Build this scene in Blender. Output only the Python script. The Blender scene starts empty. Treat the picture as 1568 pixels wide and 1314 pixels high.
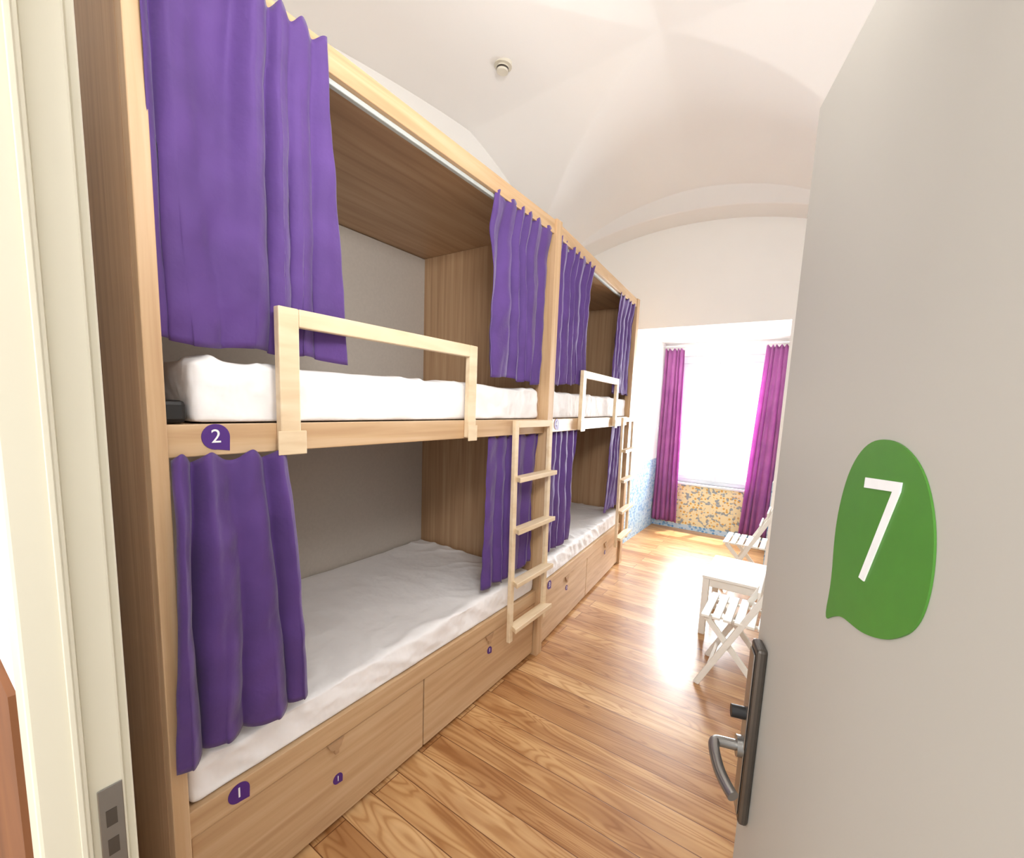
import bpy, bmesh, math, random
from mathutils import Vector, Matrix, noise
random.seed(3)
S=bpy.context.scene
COL=bpy.context.collection
D1=2.05; D2=2.11; E=D1+D2; SH=-0.183

# ------------------------------------------------------------ materials
def srgb(r,g,b):
    f=lambda c:(c/255/12.92) if c/255<=.04045 else ((c/255+.055)/1.055)**2.4
    return (f(r),f(g),f(b),1)
def new_mat(name):
    m=bpy.data.materials.new(name);m.use_nodes=True
    nt=m.node_tree;b=nt.nodes['Principled BSDF'];return m,nt,b
def N(nt,t,**k):
    n=nt.nodes.new(t)
    for a,v in k.items(): setattr(n,a,v)
    return n
def ramp(nt,stops):
    r=N(nt,'ShaderNodeValToRGB');e=r.color_ramp.elements
    e[0].position,e[0].color=stops[0];e[1].position,e[1].color=stops[-1]
    for p,c in stops[1:-1]:
        x=e.new(p);x.color=c
    return r
def plain(name,col,rough=.5,metal=0,bump=0,bscale=40,coat=0,var=.03,bdist=.004):
    m,nt,b=new_mat(name)
    tc=N(nt,'ShaderNodeTexCoord');nz=N(nt,'ShaderNodeTexNoise');nz.inputs['Scale'].default_value=bscale
    nt.links.new(tc.outputs['Object'],nz.inputs['Vector'])
    c2=tuple(min(1,x*(1+var)) for x in col[:3])+(1,);c1=tuple(x*(1-var) for x in col[:3])+(1,)
    r=ramp(nt,[(.3,c1),(.7,c2)]);nt.links.new(nz.outputs['Fac'],r.inputs[0]);nt.links.new(r.outputs[0],b.inputs['Base Color'])
    b.inputs['Roughness'].default_value=rough;b.inputs['Metallic'].default_value=metal
    b.inputs['Coat Weight'].default_value=coat
    if bump:
        bp=N(nt,'ShaderNodeBump');bp.inputs['Strength'].default_value=bump;bp.inputs['Distance'].default_value=bdist
        nt.links.new(nz.outputs['Fac'],bp.inputs['Height']);nt.links.new(bp.outputs[0],b.inputs['Normal'])
    return m
def wood(name,dark,mid,light,scale,rough=.45):
    m,nt,b=new_mat(name)
    tc=N(nt,'ShaderNodeTexCoord');mp=N(nt,'ShaderNodeMapping');mp.inputs['Scale'].default_value=scale
    nt.links.new(tc.outputs['Object'],mp.inputs['Vector'])
    nz=N(nt,'ShaderNodeTexNoise');nz.inputs['Scale'].default_value=1;nz.inputs['Detail'].default_value=8;nz.inputs['Distortion'].default_value=.6
    nt.links.new(mp.outputs[0],nz.inputs['Vector'])
    r=ramp(nt,[(.3,dark),(.5,mid),(.72,light)])
    nt.links.new(nz.outputs['Fac'],r.inputs[0]);nt.links.new(r.outputs[0],b.inputs['Base Color'])
    b.inputs['Roughness'].default_value=rough
    bp=N(nt,'ShaderNodeBump');bp.inputs['Strength'].default_value=.06;bp.inputs['Distance'].default_value=.002
    nt.links.new(nz.outputs['Fac'],bp.inputs['Height']);nt.links.new(bp.outputs[0],b.inputs['Normal'])
    return m
d_,m_,l_=srgb(186,150,112),srgb(200,166,127),srgb(210,180,144)
oak_z=wood('oak_vertical',d_,m_,l_,(28,28,1.4))
oak_y=wood('oak_along',d_,m_,l_,(28,1.4,28))
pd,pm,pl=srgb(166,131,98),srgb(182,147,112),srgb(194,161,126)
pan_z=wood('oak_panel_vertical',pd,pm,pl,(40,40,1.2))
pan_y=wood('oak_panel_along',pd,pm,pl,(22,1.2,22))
birch=wood('birch_guard',srgb(214,188,152),srgb(224,202,168),srgb(230,210,180),(20,3,20))
brownp=wood('corridor_wainscot',srgb(104,62,30),srgb(120,72,36),srgb(132,82,42),(8,8,2),rough=.8)
backpan=plain('grey_back_panel',srgb(192,183,172),.7,bscale=60)
white_wall=plain('plaster_white',srgb(246,244,240),.85,bscale=3,var=.006)
white_ceil=plain('ceiling_plaster',srgb(247,245,242),.9,bscale=2,var=.005)
paint=plain('white_paint',srgb(226,220,204),.35,bscale=5,var=.01)
frame_paint=plain('door_frame_paint',srgb(212,206,186),.4,bscale=5,var=.01)
doorpaint=plain('door_paint',srgb(184,180,171),.5,bscale=3,var=.015)
sheet=plain('white_sheet',srgb(243,241,241),.85,bump=.5,bscale=14,var=.01,bdist=.012)
furn=plain('white_furniture',srgb(240,238,230),.4,bscale=8)
metal=plain('brushed_steel',srgb(150,148,145),.3,.9)
dark=plain('dark_metal',srgb(92,86,80),.35,.7)
black=plain('black_plastic',srgb(22,20,20),.5)
badge=plain('badge_purple',srgb(78,38,124),.5)
green=plain('green_vinyl',srgb(72,132,44),.5)
lab=plain('label_white',srgb(245,245,245),.5)
track=plain('curtain_track',srgb(185,190,188),.4)
def cloth(name,c1,c2,trans):
    m,nt,b=new_mat(name)
    tc=N(nt,'ShaderNodeTexCoord');nz=N(nt,'ShaderNodeTexNoise');nz.inputs['Scale'].default_value=6
    nt.links.new(tc.outputs['Object'],nz.inputs['Vector'])
    r=ramp(nt,[(.3,c1),(.7,c2)]);nt.links.new(nz.outputs['Fac'],r.inputs[0]);nt.links.new(r.outputs[0],b.inputs['Base Color'])
    b.inputs['Roughness'].default_value=.75
    b.inputs['Sheen Weight'].default_value=.2
    wv=N(nt,'ShaderNodeTexNoise');wv.inputs['Scale'].default_value=500;nt.links.new(tc.outputs['Object'],wv.inputs['Vector'])
    n3=N(nt,'ShaderNodeTexNoise');n3.inputs['Scale'].default_value=16;n3.inputs['Detail'].default_value=3;nt.links.new(tc.outputs['Object'],n3.inputs['Vector'])
    bp=N(nt,'ShaderNodeBump');bp.inputs['Strength'].default_value=.15;bp.inputs['Distance'].default_value=.001
    bp2=N(nt,'ShaderNodeBump');bp2.inputs['Strength'].default_value=.5;bp2.inputs['Distance'].default_value=.010
    nt.links.new(n3.outputs['Fac'],bp2.inputs['Height']);nt.links.new(bp2.outputs[0],bp.inputs['Normal'])
    nt.links.new(wv.outputs['Fac'],bp.inputs['Height']);nt.links.new(bp.outputs[0],b.inputs['Normal'])
    if trans:
        t=N(nt,'ShaderNodeBsdfTranslucent');nt.links.new(r.outputs[0],t.inputs[0])
        mx=N(nt,'ShaderNodeMixShader');mx.inputs[0].default_value=trans
        nt.links.new(b.outputs[0],mx.inputs[1]);nt.links.new(t.outputs[0],mx.inputs[2])
        nt.links.new(mx.outputs[0],nt.nodes['Material Output'].inputs[0])
    return m
purple=cloth('purple_fabric',srgb(80,50,118),srgb(91,58,132),.06)
magenta=cloth('magenta_fabric',srgb(170,96,160),srgb(184,110,172),.42)

def floor_mat():
    m,nt,b=new_mat('pine_floor')
    tc=N(nt,'ShaderNodeTexCoord')
    br=N(nt,'ShaderNodeTexBrick');br.inputs['Scale'].default_value=1
    br.inputs['Brick Width'].default_value=2.6;br.inputs['Row Height'].default_value=.14
    br.inputs['Mortar Size'].default_value=.0022;br.inputs['Mortar Smooth'].default_value=.3
    br.inputs['Color1'].default_value=(0,0,0,1);br.inputs['Color2'].default_value=(1,1,1,1);br.inputs['Mortar'].default_value=(.5,.5,.5,1)
    nt.links.new(tc.outputs['Object'],br.inputs['Vector'])
    add=N(nt,'ShaderNodeVectorMath',operation='MULTIPLY_ADD');add.inputs[1].default_value=(7,7,7)
    nt.links.new(br.outputs['Color'],add.inputs[0]);nt.links.new(tc.outputs['Object'],add.inputs[2])
    mp=N(nt,'ShaderNodeMapping');mp.inputs['Scale'].default_value=(.9,8,1);nt.links.new(add.outputs[0],mp.inputs['Vector'])
    n1=N(nt,'ShaderNodeTexNoise');n1.inputs['Scale'].default_value=1.1;n1.inputs['Detail'].default_value=1.5;n1.inputs['Distortion'].default_value=.6
    nt.links.new(mp.outputs[0],n1.inputs['Vector'])
    mul=N(nt,'ShaderNodeMath',operation='MULTIPLY');mul.inputs[1].default_value=85;nt.links.new(n1.outputs['Fac'],mul.inputs[0])
    sn=N(nt,'ShaderNodeMath',operation='SINE');nt.links.new(mul.outputs[0],sn.inputs[0])
    mr=N(nt,'ShaderNodeMapRange');mr.inputs['From Min'].default_value=-1;nt.links.new(sn.outputs[0],mr.inputs['Value'])
    r1=ramp(nt,[(.0,srgb(193,148,98)),(.3,srgb(212,171,121)),(1,srgb(219,181,132))]);nt.links.new(mr.outputs[0],r1.inputs[0])
    r2=ramp(nt,[(0,srgb(212,192,174)),(.5,srgb(240,231,220)),(1,srgb(255,255,255))]);nt.links.new(br.outputs['Color'],r2.inputs[0])
    mx=N(nt,'ShaderNodeMix',data_type='RGBA',blend_type='MULTIPLY');mx.inputs['Factor'].default_value=1
    nt.links.new(r1.outputs[0],mx.inputs['A']);nt.links.new(r2.outputs[0],mx.inputs['B'])
    n2=N(nt,'ShaderNodeTexNoise');n2.inputs['Scale'].default_value=1.7;n2.inputs['Detail'].default_value=3;nt.links.new(mp.outputs[0],n2.inputs['Vector'])
    r3=ramp(nt,[(.35,srgb(220,204,190)),(.6,(1,1,1,1))]);nt.links.new(n2.outputs['Fac'],r3.inputs[0])
    mx2=N(nt,'ShaderNodeMix',data_type='RGBA',blend_type='MULTIPLY');mx2.inputs['Factor'].default_value=1
    nt.links.new(mx.outputs['Result'],mx2.inputs['A']);nt.links.new(r3.outputs[0],mx2.inputs['B'])
    vo=N(nt,'ShaderNodeTexVoronoi');vo.inputs['Scale'].default_value=1.5
    mpk=N(nt,'ShaderNodeMapping');mpk.inputs['Scale'].default_value=(1,2.2,1);nt.links.new(tc.outputs['Object'],mpk.inputs['Vector']);nt.links.new(mpk.outputs[0],vo.inputs['Vector'])
    rk=ramp(nt,[(.02,srgb(120,62,28)),(.05,(1,1,1,1))]);nt.links.new(vo.outputs['Distance'],rk.inputs[0])
    mx3=N(nt,'ShaderNodeMix',data_type='RGBA',blend_type='MULTIPLY');mx3.inputs['Factor'].default_value=.8
    nt.links.new(mx2.outputs['Result'],mx3.inputs['A']);nt.links.new(rk.outputs[0],mx3.inputs['B'])
    mx4=N(nt,'ShaderNodeMix',data_type='RGBA');nt.links.new(br.outputs['Fac'],mx4.inputs['Factor'])
    nt.links.new(mx3.outputs['Result'],mx4.inputs['A']);mx4.inputs['B'].default_value=srgb(112,68,36)
    nt.links.new(mx4.outputs['Result'],b.inputs['Base Color'])
    b.inputs['Roughness'].default_value=.36
    b.inputs['Coat Weight'].default_value=.15;b.inputs['Coat Roughness'].default_value=.2
    bp=N(nt,'ShaderNodeBump');bp.inputs['Strength'].default_value=.3;bp.inputs['Distance'].default_value=.001;bp.invert=True
    nt.links.new(br.outputs['Fac'],bp.inputs['Height']);nt.links.new(bp.outputs[0],b.inputs['Normal'])
    return m
floorm=floor_mat()
def tile_mat(name,bg,c1,c2,thr):
    m,nt,b=new_mat(name)
    tc=N(nt,'ShaderNodeTexCoord')
    sx=N(nt,'ShaderNodeSeparateXYZ');nt.links.new(tc.outputs['Object'],sx.inputs[0])
    ad=N(nt,'ShaderNodeMath',operation='ADD');nt.links.new(sx.outputs[0],ad.inputs[0]);nt.links.new(sx.outputs[1],ad.inputs[1])
    cb=N(nt,'ShaderNodeCombineXYZ');nt.links.new(ad.outputs[0],cb.inputs[0]);nt.links.new(sx.outputs[2],cb.inputs[1])
    vo=N(nt,'ShaderNodeTexVoronoi');vo.inputs['Scale'].default_value=22;vo.inputs['Randomness'].default_value=.55;nt.links.new(cb.outputs[0],vo.inputs['Vector'])
    nz=N(nt,'ShaderNodeTexNoise');nz.inputs['Scale'].default_value=18;nz.inputs['Detail'].default_value=1;nt.links.new(cb.outputs[0],nz.inputs['Vector'])
    r=ramp(nt,[(thr-.02,c1),(thr+.06,bg)]);nt.links.new(vo.outputs['Distance'],r.inputs[0])
    r2=ramp(nt,[(.56,(0,0,0,1)),(.6,(1,1,1,1))]);nt.links.new(nz.outputs['Fac'],r2.inputs[0])
    mx=N(nt,'ShaderNodeMix',data_type='RGBA');nt.links.new(r2.outputs[0],mx.inputs['Factor']);nt.links.new(r.outputs[0],mx.inputs['A']);mx.inputs['B'].default_value=c2
    br=N(nt,'ShaderNodeTexBrick');br.offset=0;br.inputs['Scale'].default_value=1;br.inputs['Brick Width'].default_value=.14;br.inputs['Row Height'].default_value=.14;br.inputs['Mortar Size'].default_value=.002
    nt.links.new(cb.outputs[0],br.inputs['Vector'])
    mx2=N(nt,'ShaderNodeMix',data_type='RGBA');nt.links.new(br.outputs['Fac'],mx2.inputs['Factor']);nt.links.new(mx.outputs['Result'],mx2.inputs['A']);mx2.inputs['B'].default_value=srgb(205,205,200)
    nt.links.new(mx2.outputs['Result'],b.inputs['Base Color']);b.inputs['Roughness'].default_value=.3
    return m
tile_y=tile_mat('azulejo_yellow',srgb(226,212,168),srgb(208,160,76),srgb(140,150,155),.31)
tile_b=tile_mat('azulejo_blue',srgb(190,212,226),srgb(96,152,200),srgb(130,176,210),.34)

# ------------------------------------------------------------ geometry helpers
def warp(v):
    x,y,z=v
    if y>D1+.036:
        f=max(0,min(1,1+x/1.08)); x=x+SH*(y-D1)/D2*f
    return (x,y,z)
def link(o,parent=None):
    COL.objects.link(o)
    if parent: o.parent=parent
    return o
def mesh_obj(name,vs,fs,mat,parent=None,smooth=False,w=False,bevel=0,solid=0,sub=0):
    if w: vs=[warp(v) for v in vs]
    me=bpy.data.meshes.new(name);me.from_pydata([tuple(v) for v in vs],[],fs);me.update()
    me.materials.append(mat)
    if smooth: me.polygons.foreach_set('use_smooth',[True]*len(me.polygons))
    o=bpy.data.objects.new(name,me);link(o,parent)
    if sub: m=o.modifiers.new('s','SUBSURF');m.levels=sub;m.render_levels=sub
    if solid: m=o.modifiers.new('so','SOLIDIFY');m.thickness=solid;m.offset=0
    if bevel: m=o.modifiers.new('b','BEVEL');m.width=bevel;m.segments=2;m.limit_method='ANGLE'
    return o
BF=[(0,3,2,1),(4,5,6,7),(0,1,5,4),(1,2,6,5),(2,3,7,6),(3,0,4,7)]
def boxes(name,L,mat,parent=None,bevel=.003,w=False):
    vs=[];fs=[]
    for b in L:
        k=len(vs);x0,x1,y0,y1,z0,z1=b
        vs+=[(x0,y0,z0),(x1,y0,z0),(x1,y1,z0),(x0,y1,z0),(x0,y0,z1),(x1,y0,z1),(x1,y1,z1),(x0,y1,z1)]
        fs+=[tuple(i+k for i in f) for f in BF]
    return mesh_obj(name,vs,fs,mat,parent,w=w,bevel=bevel)
def recalc(o):
    bm=bmesh.new();bm.from_mesh(o.data);bmesh.ops.recalc_face_normals(bm,faces=bm.faces);bm.to_mesh(o.data);bm.free();return o
def beams(name,L,mat,parent=None,bevel=.003):
    vs=[];fs=[]
    for p,q,wd,th in L:
        p=Vector(p);q=Vector(q);d=(q-p).normalized()
        a=Vector((0,1,0)) if abs(d.y)<.9 else Vector((1,0,0))
        n=d.cross(a).normalized();a=n.cross(d).normalized()
        k=len(vs)
        for P in(p,q):
            for s,t in((-1,-1),(1,-1),(1,1),(-1,1)):
                vs.append(tuple(P+a*s*wd/2+n*t*th/2))
        fs+=[tuple(i+k for i in f) for f in BF]
    return recalc(mesh_obj(name,vs,fs,mat,parent,bevel=bevel))
def empty(name,loc=(0,0,0)):
    e=bpy.data.objects.new(name,None);e.location=loc;COL.objects.link(e);e.empty_display_size=.1;return e
def text_mesh(name,s,size,loc,rot,mat,parent,ext=.0008):
    c=bpy.data.curves.new(name+'_c','FONT');c.body=s;c.size=size;c.align_x='CENTER';c.align_y='CENTER';c.extrude=ext
    t=bpy.data.objects.new(name+'_t',c);COL.objects.link(t)
    bpy.context.view_layer.update()
    me=bpy.data.meshes.new_from_object(t.evaluated_get(bpy.context.evaluated_depsgraph_get()))
    bpy.data.objects.remove(t)
    me.materials.clear();me.materials.append(mat)
    o=bpy.data.objects.new(name,me);link(o,parent);o.location=loc;o.rotation_euler=rot;return o
def prism(name,pts,axis_fn,t0,t1,mat,parent,w=False):
    n=len(pts);vs=[axis_fn(a,b,t0) for a,b in pts]+[axis_fn(a,b,t1) for a,b in pts]
    fs=[tuple(range(n)),tuple(range(2*n-1,n-1,-1))]+[(i,(i+1)%n,n+(i+1)%n,n+i) for i in range(n)]
    return recalc(mesh_obj(name,vs,fs,mat,parent,w=w))

# ------------------------------------------------------------ room shell
XL,XR,YF,YB,YW=-1.12,1.82,-.23,4.77,6.06
YO=-.31
NL,NR,NZ=-.38,1.14,2.59
boxes('floor',[(-2.6,2.8,-2.2,YW+.15,-.1,0)],floorm,bevel=0)
boxes('wall_left',[(XL-.12,XL,YF,YB,0,4.05)],white_wall,bevel=0)
boxes('wall_right',[(XR,XR+.12,YF,YB,0,4.05)],white_wall,bevel=0)
boxes('wall_back',[(XL-.12,NL,YB,YW+.14,0,4.05),(NR,XR+.12,YB,YW+.14,0,4.05),(NL,NR,YB,YW+.14,NZ,4.05)],white_wall,bevel=0)
WX0,WX1,WZ0,WZ1=-.16,.92,.67,2.42
boxes('wall_window',[(NL,WX0,YW,YW+.14,0,NZ),(WX1,NR,YW,YW+.14,0,NZ),(WX0,WX1,YW,YW+.14,0,WZ0),(WX0,WX1,YW,YW+.14,WZ1,NZ)],white_wall,bevel=0)
boxes('wall_front',[(-2.5,.56,YO,YF,0,4.05),(1.60,2.7,YO,YF,0,4.05),(.56,1.60,YO,YF,2.27,4.05)],white_wall,bevel=0)
boxes('wall_corridor',[(-2.6,-2.5,-2.2,YO,0,2.9)],white_wall,bevel=0)
boxes('trim_5',[(-2.5,.555,YO-.008,YO,0,1.28)],brownp,bevel=0)
boxes('ceiling_corridor',[(-2.6,2.8,-2.2,YO,2.9,3.0)],white_ceil,bevel=0)
xc,aa,yc=.38,1.47,2.55
def drop(t): return .44*t**1.22+.36*t**4
def prof(u,H,zs=3.33,e=.62):
    u=min(1,abs(u));return zs+(H-zs)*(1-u*u)**e
def cz(x,y):
    if y>4.40:
        return prof((x-.12)/1.72,3.66,3.14,.75)
    f=max(0,(y-yc)/(4.4-yc))
    cx=xc-.2*f
    u=min(1,abs((x-cx)/(aa+.2*f)))
    # rounded ridge for the long barrel away from the crossing
    k=.44*u**1.22*(1-f)+.44*u**1.7*f+.36*u**4
    H=3.975-.14*f*f
    z=H-k
    v=(y-yc)/1.42 if y>yc else (yc-y)/3.0
    if v<1:
        cr=3.85+.125*(1-u)
        z=max(z,cr-drop(v))
    return max(z,3.0)
ys=[YF-.02+i*(4.395-(YF-.02))/320 for i in range(321)]+[4.405+i*(YB-4.405)/8 for i in range(9)]
xs=[XL+i*(XR-XL)/200 for i in range(201)]
vs=[(x,y,cz(x,y)) for y in ys for x in xs];nx=len(xs)
fs=[(j*nx+i,(j+1)*nx+i,(j+1)*nx+i+1,j*nx+i+1) for j in range(len(ys)-1) for i in range(nx-1)]
mesh_obj('ceiling',vs,fs,white_ceil,smooth=True)
boxes('roof_slab',[(XL-.12,XR+.12,YO,YW+.14,4.05,4.15)],white_wall,bevel=0)
boxes('trim_1',[(NL,NL+.008,YB+.002,YW-.002,.0,.98)],tile_b,bevel=0)
boxes('trim_2',[(NR-.008,NR,YB+.002,YW-.002,.0,.98)],tile_b,bevel=0)
boxes('trim_3',[(NL+.01,NR-.01,YW-.008,YW,.07,.64)],tile_y,bevel=0)
boxes('trim_4',[(NL+.01,NR-.01,YW-.012,YW-.0,.0,.07)],tile_b,bevel=0)
boxes('baseboard_right',[(XR-.015,XR,YF,YB,0,.1)],paint)

# window
wn=empty('window_1',(0,0,0))
y0,y1=YW+.05,YW+.1
wfp=plain('window_frame_paint',srgb(222,227,230),.4,var=.005)
boxes('frame',[(WX0,WX0+.05,y0,y1,WZ0,WZ1-.1005),(WX1-.05,WX1,y0,y1,WZ0,WZ1-.1005),(WX0+.0505,WX1-.0505,y0,y1,WZ0,WZ0+.05),(WX0,WX1,y0-.02,y1,WZ1-.10,WZ1)],wfp,wn)
c=(WX0+WX1)/2
ya_,yb_=y0-.01,y1-.01
for a,b in((WX0+.051,c-.003),(c+.003,WX1-.051)):
    boxes('casement',[(a,a+.04,ya_,yb_,WZ0+.051,WZ1-.101),(b-.04,b,ya_,yb_,WZ0+.051,WZ1-.101),
      (a+.0402,b-.0402,ya_,yb_,WZ0+.051,WZ0+.10),(a+.0402,b-.0402,ya_,yb_,WZ1-.15,WZ1-.101)],wfp,wn)
boxes('meeting_strip',[(c-.012,c+.012,ya_-.008,ya_-.0005,WZ0+.06,WZ1-.11)],wfp,wn)
boxes('sill',[(WX0-.03,WX1+.03,YW-.03,YW+.048,WZ0-.03,WZ0)],wfp,wn)
gm,nt,b=new_mat('window_glass')
tr=N(nt,'ShaderNodeBsdfTransparent');gl=N(nt,'ShaderNodeBsdfGlossy');gl.inputs['Roughness'].default_value=.02
mx=N(nt,'ShaderNodeMixShader');mx.inputs[0].default_value=.05;nt.links.new(tr.outputs[0],mx.inputs[1]);nt.links.new(gl.outputs[0],mx.inputs[2]);nt.links.new(mx.outputs[0],nt.nodes['Material Output'].inputs[0])
mesh_obj('glass',[(WX0+.05,y1-.02,WZ0+.05),(WX1-.05,y1-.02,WZ0+.05),(WX1-.05,y1-.02,WZ1-.1),(WX0+.05,y1-.02,WZ1-.1)],[(0,1,2,3)],gm,wn)

# ------------------------------------------------------------ bunks
def badge_at(parent,y,z,r,num,w,x=.0):
    pts=[(y+r*.95,z-r*1.12)]+[(y+r*math.cos(math.radians(a)),z+r*math.sin(math.radians(a))) for a in range(0,286,11)]
    prism('badge_plate',pts,lambda a,b,t:(t,a,b),x,x+.002,badge,parent,w=w)
    lx,ly,lz=warp((x+.0025,y,z)) if w else (x+.0025,y,z)
    text_mesh('badge_number',num,r*1.5,(lx,ly,lz),(math.pi/2,0,math.pi/2),lab,parent)
def bunk(name,ya,yb,nums,w,guard,near):
    p=empty(name)
    k=dict(parent=p,w=w)
    H=2.77
    if near:
        boxes('end_panel',[(-1.08,-.03,ya,ya+.04,0,H)],pan_z,**k)
        boxes('front_stile_near',[(-.03,.012,ya,ya+.04,0,H)],oak_z,**k)
        boxes('dark_gap_block',[(-.16,-.045,.045,.105,1.588,1.65)],black,p,bevel=.012)  # black block stands in for the dark gap beside the upper mattress
    boxes('partition_panel',[(-1.08,-.045,yb-.04,yb-.001,0,H-.065)],pan_z,**k)
    boxes('front_post',[(-.045,.022,yb-.035,yb+.035,0,H+.005)],oak_z,p,w=False) if not w else boxes('front_post',[(-.045+SH,.022+SH,yb-.07,yb,0,H+.005)],oak_z,p)
    A=ya+.04 if near else ya+.037
    B=yb-.041
    F=yb-.036 if not w else yb-.072
    boxes('roof_panel',[(-1.08,-.04,A,yb,2.705,2.73)],pan_y,**k)
    boxes('cornice',[(-.038,.008,A,F,2.69,H)],oak_y,**k)
    boxes('curtain_track',[(-.033,-.012,A,F,2.672,2.6895)],track,**k)
    boxes('back_panel',[(-1.08,-1.06,A,B,.05,2.70)],backpan,**k)
    boxes('upper_rail',[(-.03,.0,A,F,1.50,1.587)],oak_y,**k)
    boxes('upper_slat_base',[(-1.055,-.032,A,B,1.52,1.585)],pan_y,**k)
    boxes('lower_rail',[(-.03,.0,A,F,.375,.461)],oak_y,**k)
    boxes('lower_base',[(-1.055,-.032,A,B,.40,.459)],pan_y,**k)
    mid=(A+F)/2-.03
    boxes('plinth',[(-.06,-.03,A,F,0,.03)],oak_y,**k)
    for a,b in((A+.006,mid-.004),(mid+.004,F-.004)):
        boxes('drawer_front',[(-.03,-.008,a,b,.022,.369)],oak_y,**k)
        c=(a+b)/2
        pts=[(c-.035,.372),(c+.035,.372),(c+.022,.345),(c+.012,.335),(c+.012,.318),(c-.004,.318),(c-.006,.338),(c-.022,.345)]
        prism('drawer_pull',pts,lambda a_,b_,t:(t,a_,b_),-.008,.004,pan_y,p,w=w)
        badge_at(p,c+.012,.20 if c<1 else .27,.021,nums[0],w,x=-.0078)
    badge_at(p,A+.135,.425,.032,nums[0],w)
    badge_at(p,A+.115,1.552,.036,nums[1],w)
    g0,g1=guard
    boxes('guard_rail',[(.001,.03,g0,g0+.065,1.50,1.94),(.001,.03,g1-.055,g1,1.505,1.94),(.0012,.0298,g0+.0655,g1-.0555,1.885,1.94)],birch,bevel=.004,**k)
    boxes('guard_bracket',[(.0305,.036,g0-.012,g0+.08,1.49,1.565),(.0305,.036,g1-.06,g1+.006,1.49,1.565)],birch,**k)
    return p
bunk('bunk_bed',0,D1,('1','2'),False,(.325,1.285),True)
bunk('bunk_bed',D1,E,('3','4'),True,(2.60,3.56),False)

def ladder(y0,y1,w):
    p=empty('bunk_ladder')
    off=lambda y: warp((0.03,y,0))[0]-.03 if w else 0
    st=[]
    for y in(y0+.017,y1-.017):
        st.append(((.047+off(y),y,1.585),(.062+off(y),y,.30),.034,.024))
    beams('stiles',st,birch,p)
    vs=[];fs=[]
    for z in(1.26,.965,.655,.385):
        dx=.047+(1.585-z)*.012
        k=len(vs)
        for zz in(z-.014,z+.014):
            for (xx,yy) in((dx-.012,y0+.034),(dx+.052,y0-.002),(dx+.052,y1+.008),(dx-.012,y1-.034)):
                vs.append((xx+off(yy),yy,zz))
        fs+=[tuple(i+k for i in f) for f in BF]
    mesh_obj('treads',vs,fs,birch,p,bevel=.003)
    boxes('top_bar',[(.036+off(y0),.06+off(y0),y0+.034,y1-.034,1.545,1.585)],birch,p)
ladder(1.60,2.02,False)
ladder(E-.46,E-.02,True)

def mattress(y0,y1,z0,z1,w,seed,x1=-.035,x0=-1.05,A=1.0):
    nx,ny,nz=50,170,8
    vs=[];idx={};fs=[]
    def V(i,j,k):
        key=(i,j,k)
        if key in idx:return idx[key]
        u,v,t=i/nx,j/ny,k/nz
        x=x0+(x1-x0)*u;y=y0+(y1-y0)*v;z=z0+(z1-z0)*t
        r=.03
        cx=min(max(x,x0+r),x1-r);cy=min(max(y,y0+r),y1-r);c_z=min(max(z,z0+r*.5),z1-r)
        d=Vector((x-cx,y-cy,z-c_z))
        if d.length>1e-6 and (i in(0,nx) or j in(0,ny) or k in(0,nz)):
            rr=max(abs(d.x),abs(d.y),abs(d.z)) ; d=d.normalized()*min(r,rr)
        P=Vector((cx,cy,c_z))+d
        nzv=noise.noise(Vector((x*3,y*3,seed)))
        n2=noise.noise(Vector((x*5+z*10,y*11+z*6,seed+5)))
        edge=math.exp(-((y-y0)/.22)**2)+math.exp(-((y-y1)/.22)**2)+.7*math.exp(-((x-x1)/.14)**2)
        ridge=max(0,1-abs(noise.noise(Vector((x*4+y*2,y*5-x*3,seed+11))))*5)**2
        rid2=max(0,1-abs(noise.noise(Vector((z*7+x*4,y*6+z*14,seed+21))))*5)**2
        if k==nz:P.z+=nzv*.010+n2*.004-.006+(.15+edge)*ridge*.011*A
        if i==nx and 0<k<nz:P.x+=min(.012,(n2*.012+nzv*.009+rid2*.009-.006)*A)
        idx[key]=len(vs);vs.append(tuple(P));return idx[key]
    for i in range(nx):
        for j in range(ny):
            fs.append((V(i,j,nz),V(i+1,j,nz),V(i+1,j+1,nz),V(i,j+1,nz)));fs.append((V(i,j,0),V(i,j+1,0),V(i+1,j+1,0),V(i+1,j,0)))
    for i in range(nx):
        for k in range(nz):
            fs.append((V(i,0,k),V(i+1,0,k),V(i+1,0,k+1),V(i,0,k+1)));fs.append((V(i,ny,k),V(i,ny,k+1),V(i+1,ny,k+1),V(i+1,ny,k)))
    for j in range(ny):
        for k in range(nz):
            fs.append((V(nx,j,k),V(nx,j+1,k),V(nx,j+1,k+1),V(nx,j,k+1)));fs.append((V(0,j,k),V(0,j,k+1),V(0,j+1,k+1),V(0,j+1,k)))
    return mesh_obj('mattress',vs,fs,sheet,smooth=True,w=w,sub=1)
mattress(.115,D1-.05,1.588,1.772,False,1.3)
mattress(.05,D1-.05,.463,.60,False,7.7,x1=-.012)
mattress(D1+.045,E-.08,1.588,1.772,True,3.1)
mattress(D1+.045,E-.08,.463,.60,True,9.2,x1=-.014)

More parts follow.
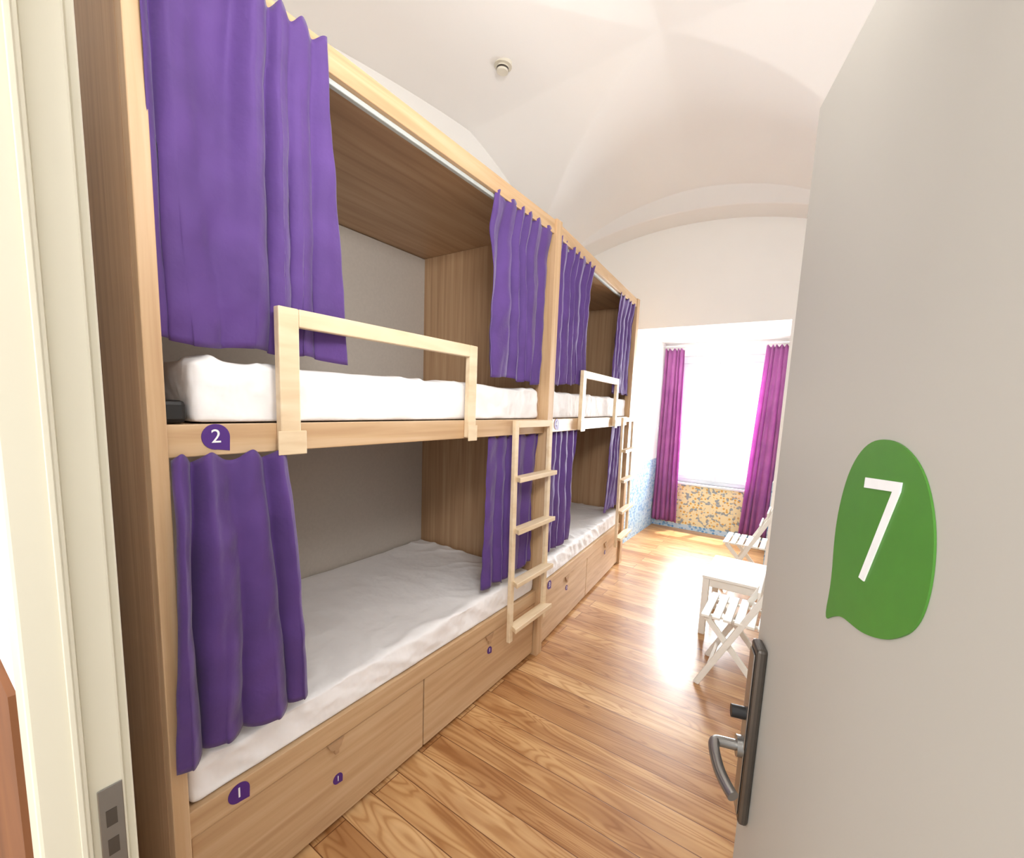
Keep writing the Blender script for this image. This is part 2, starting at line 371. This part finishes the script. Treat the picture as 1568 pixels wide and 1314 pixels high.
# curtains
def curtain(name,t0,t1,b0,b1,zt,zb,nf,amp,seed,off,axis='y',mat=purple,w=False,hem=0,bulge=0,flare=1.0,irr=.35,top_off=0,bot_off=0):
    nu=nf*20;nv=48;vs=[];fs=[]
    for j in range(nv+1):
        v=j/nv
        for i in range(nu+1):
            u=i/nu
            uu=u+irr*.25*noise.noise(Vector((u*2.6,seed*3.1,v*.5)))+.03*noise.noise(Vector((u*4,v*2.0,seed)))
            ph=2*math.pi*(nf*uu+.12*math.sin(2*math.pi*u*1.4+seed))
            s=math.sin(ph)
            am=amp*(.6+.4*min(1,v*2.5))*(.85+.9*noise.noise(Vector((u*nf*.7,v*.9,seed+9))))
            if bot_off: am*=1-.45*v
            o_=am*(s*.85+.22*math.sin(2*ph+.6+v*1.5))
            o_+=bulge*math.sin(math.pi*min(1,v*1.02))*(.5+.5*math.sin(math.pi*u))+.016*noise.noise(Vector((u*2.5,v*2.5,seed+4)))*v
            o_+=.008*noise.noise(Vector((u*7+v*5,v*9,seed+14)))
            o_+=top_off*max(0,1-v*5)+bot_off*v*v
            e=v**flare
            a=(t0+(t1-t0)*u)*(1-e)+(b0+(b1-b0)*u)*e + .30*(t1-t0)/nf*math.sin(2*ph)*.35*v
            z=zt+(zb-zt)*v
            if j<3: z+=.014*s*(1-j/3)
            z+= v*v*(hem*(u-.5)+.008*math.sin(ph*.5+seed))
            if axis=='y': vs.append((off+o_,a,z))
            else: vs.append((a,off-o_,z))
    n=nu+1
    fs=[(j*n+i,j*n+i+1,(j+1)*n+i+1,(j+1)*n+i) for j in range(nv) for i in range(nu)]
    return mesh_obj(name,vs,fs,mat,smooth=True,w=w,solid=.002)
cu='bed_curtain'
curtain(cu,.03,.485,.05,.60,2.735,1.802,5,.034,.4,.012,bulge=.008,hem=-.01,irr=.8,top_off=.035,bot_off=-.055)
curtain(cu,1.42,2.00,1.45,1.99,2.70,1.808,6,.022,2.2,-.025,hem=-.02,top_off=.03,irr=.6)
curtain(cu,.045,.36,.012,.41,1.498,.638,4,.034,4.1,.030,hem=.01,irr=.5,top_off=-.02)
curtain(cu,1.47,2.00,1.48,1.95,1.498,.655,5,.020,5.5,-.030,hem=.03)
curtain(cu,2.10,2.76,2.11,2.74,2.70,1.825,6,.022,6.3,-.026,w=True,hem=.04,top_off=.03)
curtain(cu,3.50,4.07,3.48,4.07,2.69,1.81,5,.022,7.3,-.026,w=True,top_off=.03)
curtain(cu,2.10,2.68,2.12,2.66,1.498,.65,5,.022,8.8,-.036,w=True)
curtain(cu,3.62,4.07,3.52,4.04,1.498,.67,4,.022,9.4,-.036,w=True)
wc='window_curtain'
curtain(wc,NL+.03,-.10,NL+.02,-.02,2.50,.10,5,.03,1.1,YW-.10,axis='x',mat=magenta)
curtain(wc,.86,1.10,.76,1.10,2.50,.10,5,.03,3.3,YW-.10,axis='x',mat=magenta)
boxes('curtain_rod',[(NL+.0,NR-.0,YW-.108,YW-.092,2.532,2.548)],wfp)

# ------------------------------------------------------------ door
dr=empty('door_1',(1.317,.587,0));dr.rotation_euler=(0,0,math.atan2(-.967,.256))
boxes('door_leaf',[(0,.85,0,.04,.008,2.2)],doorpaint,dr,bevel=.003)
L2=lambda a,b,t:(a,t,b)
blob=[(.318,1.417),(.325,1.47),(.316,1.52),(.317,1.56),(.328,1.60),(.347,1.628),(.375,1.647),(.41,1.653),(.445,1.649),(.478,1.634),(.50,1.61),(.514,1.58),(.519,1.545),(.515,1.515),(.504,1.495),(.486,1.48),(.465,1.467),(.44,1.457),(.415,1.450),(.39,1.447),(.365,1.444),(.34,1.432)]
def smooth_poly(P,n=3):
    for _ in range(n):
        Q=[]
        for i in range(len(P)):
            a=P[i];b=P[(i+1)%len(P)]
            Q+=[(a[0]*.75+b[0]*.25,a[1]*.75+b[1]*.25),(a[0]*.25+b[0]*.75,a[1]*.25+b[1]*.75)]
        P=Q
    return P
prism('number_sign',smooth_poly(blob,2),L2,-.002,-.0002,green,dr)
prism('number_seven',[(.381,1.609),(.455,1.615),(.4545,1.606),(.410,1.503),(.398,1.503),(.441,1.604),(.381,1.598)],L2,-.0035,-.0022,lab,dr)
boxes('lock_plate',[(.036,.088,-.018,-.0005,.885,1.245)],dark,dr,bevel=.006)
boxes('lock_plate_inner',[(.044,.080,-.021,-.0182,.90,1.23)],metal,dr,bevel=.002)
def tube(name,pts,r,mat,parent):
    c=bpy.data.curves.new(name+'_c','CURVE');c.dimensions='3D';s=c.splines.new('NURBS');s.points.add(len(pts)-1)
    for i,p in enumerate(pts): s.points[i].co=(*p,1)
    s.use_endpoint_u=True;s.order_u=min(3,len(pts));c.bevel_depth=r;c.bevel_resolution=6;c.use_fill_caps=True;c.resolution_u=12
    t=bpy.data.objects.new(name+'_t',c);COL.objects.link(t);bpy.context.view_layer.update()
    me=bpy.data.meshes.new_from_object(t.evaluated_get(bpy.context.evaluated_depsgraph_get()));bpy.data.objects.remove(t)
    me.materials.clear();me.materials.append(mat);me.polygons.foreach_set('use_smooth',[True]*len(me.polygons))
    o=bpy.data.objects.new(name,me);link(o,parent);return o
tube('lever_handle',[(.061,-.018,1.03),(.061,-.055,1.03),(.064,-.070,1.03),(.095,-.072,1.03),(.15,-.066,1.025),(.18,-.05,1.02)],.010,metal,dr)
tube('lever_rose',[(.061,-.019,1.03),(.061,-.030,1.03)],.020,metal,dr)
tube('thumb_turn',[(.061,-.019,1.10),(.061,-.045,1.10)],.012,black,dr)
boxes('hinge_leaf',[(.8505,.856,.0,.02,.25,.35),(.8505,.856,.0,.02,1.85,1.95)],metal,dr)
jf=empty('door_frame')
boxes('jamb_reveal',[(.562,.622,-.312,-.264,0,2.27)],frame_paint,jf,bevel=.004)
boxes('jamb_rebate',[(.562,.606,-.2638,-.224,0,2.27)],frame_paint,jf,bevel=.003)
boxes('jamb_bead',[(.6222,.626,-.276,-.270,0,2.22)],frame_paint,jf,bevel=.001)
boxes('casing_room_side',[(.50,.596,-.2235,-.212,0,2.33)],frame_paint,jf,bevel=.003)
boxes('jamb_hinge_side',[(1.562,1.60,-.312,-.235,0,2.27)],frame_paint,jf)
boxes('jamb_head',[(.623,1.561,-.312,-.235,2.225,2.27)],frame_paint,jf)
boxes('strike_plate',[(.6062,.608,-.254,-.227,.95,1.125)],metal,jf,bevel=.0008)
boxes('strike_slots',[(.6081,.6085,-.247,-.235,1.065,1.09),(.6081,.6085,-.247,-.235,1.02,1.045)],dark,jf,bevel=0)

# ------------------------------------------------------------ furniture
def chair(x,y):
    p=empty('folding_chair',(x,y,0));W=.40
    beams('back_legs',[((0,yy,.0),(.40,yy,.82),.02,.034) for yy in(.012,W-.012)],furn,p)
    beams('front_legs',[((.40,yy,.0),(.02,yy,.435),.02,.034) for yy in(.036,W-.036)],furn,p)
    beams('stretchers',[((.34,.047,.06),(.34,W-.047,.06),.02,.02),((.055,.023,.11),(.055,W-.023,.11),.02,.02)],furn,p)
    boxes('seat',[(-.005+i*.06,.04+i*.06,.0,W,.44,.456) for i in range(6)]+[(-.005,.345,.06,.08,.4255,.4395),(-.005,.345,W-.08,W-.06,.4255,.4395)],furn,p)
    boxes('backrest',[(.275,.290,.023,W-.023,.60,.66),(.325,.340,.023,W-.023,.70,.78)],furn,p)
    return p
chair(.95,2.38)
chair(.82,4.12)
t=empty('coffee_table',(0,0,0))
tx0,tx1,ty0,ty1,tz=.83,1.30,3.05,3.62,.46
boxes('table_top',[(tx0,tx1,ty0,ty1,tz-.022,tz)],furn,t,bevel=.004)
boxes('legs',[(a,a+.045,b,b+.045,0,tz-.0225) for a in(tx0+.004,tx1-.049) for b in(ty0+.004,ty1-.049)],furn,t)
boxes('apron',[(tx0+.05,tx1-.05,ty0+.01,ty0+.028,tz-.08,tz-.023),(tx0+.05,tx1-.05,ty1-.028,ty1-.01,tz-.08,tz-.023),(tx0+.01,tx0+.028,ty0+.05,ty1-.05,tz-.08,tz-.023),(tx1-.028,tx1-.01,ty0+.05,ty1-.05,tz-.08,tz-.023)],furn,t)

sx,sy=-.50,2.13;sz=cz(sx,sy)
sd=empty('smoke_detector',(sx,sy,sz));sd.rotation_euler=(0,math.radians(5),0)
tube('base_disc',[(0,0,.012),(0,0,-.012)],.060,paint,sd)
tube('sensor_head',[(0,0,-.012),(0,0,-.045)],.038,paint,sd)
tube('sensor_vent',[(0,0,-.022),(0,0,-.032)],.040,dark,sd)

# ------------------------------------------------------------ lights
w=bpy.data.worlds.new('World');S.world=w;w.use_nodes=True
bg=w.node_tree.nodes['Background'];bg.inputs[0].default_value=(.94,.975,1,1);bg.inputs[1].default_value=2.0
def area(name,loc,target,sx,sy,power,col=(1,1,1)):
    l=bpy.data.lights.new(name,'AREA');l.shape='RECTANGLE';l.size=sx;l.size_y=sy;l.energy=power;l.color=col
    o=bpy.data.objects.new(name,l);COL.objects.link(o);o.location=loc
    o.rotation_euler=(Vector(target)-Vector(loc)).to_track_quat('-Z','Y').to_euler();return o
area('daylight_window',(.38,6.5,1.7),(.38,3,1.3),1.3,1.9,300,(.95,.98,1))
area('bounce_fill',(1.45,.0,2.6),(0,3.6,3.4),.6,.3,42,(1,.99,.97))  # added fill above the door, bounced off the vault; no fixture there
area('corridor_fill',(.9,-1.5,2.6),(.1,1.6,1.2),.9,.9,26,(1,.97,.93))  # added fill shining in through the doorway, not a known corridor lamp
sun=bpy.data.lights.new('sun','SUN');sun.energy=7;sun.angle=.02;so=bpy.data.objects.new('sun',sun);COL.objects.link(so)
so.rotation_euler=Vector((-.10,-.26,-1)).to_track_quat('-Z','Y').to_euler()

# ------------------------------------------------------------ camera
cam=bpy.data.cameras.new('camera');cam.sensor_width=36;cam.sensor_fit='HORIZONTAL';cam.lens=666.34/1568*36
cam.shift_x=(784-772.05)/1568;cam.shift_y=(701.9-657)/1568;cam.clip_start=.02
co=bpy.data.objects.new('camera',cam);COL.objects.link(co)
yaw,pit,rol=.6017,.1244,.0373
F=Vector((-math.sin(yaw)*math.cos(pit),math.cos(yaw)*math.cos(pit),-math.sin(pit)));r0=Vector((math.cos(yaw),math.sin(yaw),0));u0=r0.cross(F)
R=r0*math.cos(rol)+u0*math.sin(rol);U=-r0*math.sin(rol)+u0*math.cos(rol)
M=Matrix((( R.x,U.x,-F.x,1.3529),(R.y,U.y,-F.y,-.3863),(R.z,U.z,-F.z,1.6732),(0,0,0,1)))
co.matrix_world=M
S.camera=co
S.view_settings.view_transform='Standard'
S.view_settings.exposure=.10
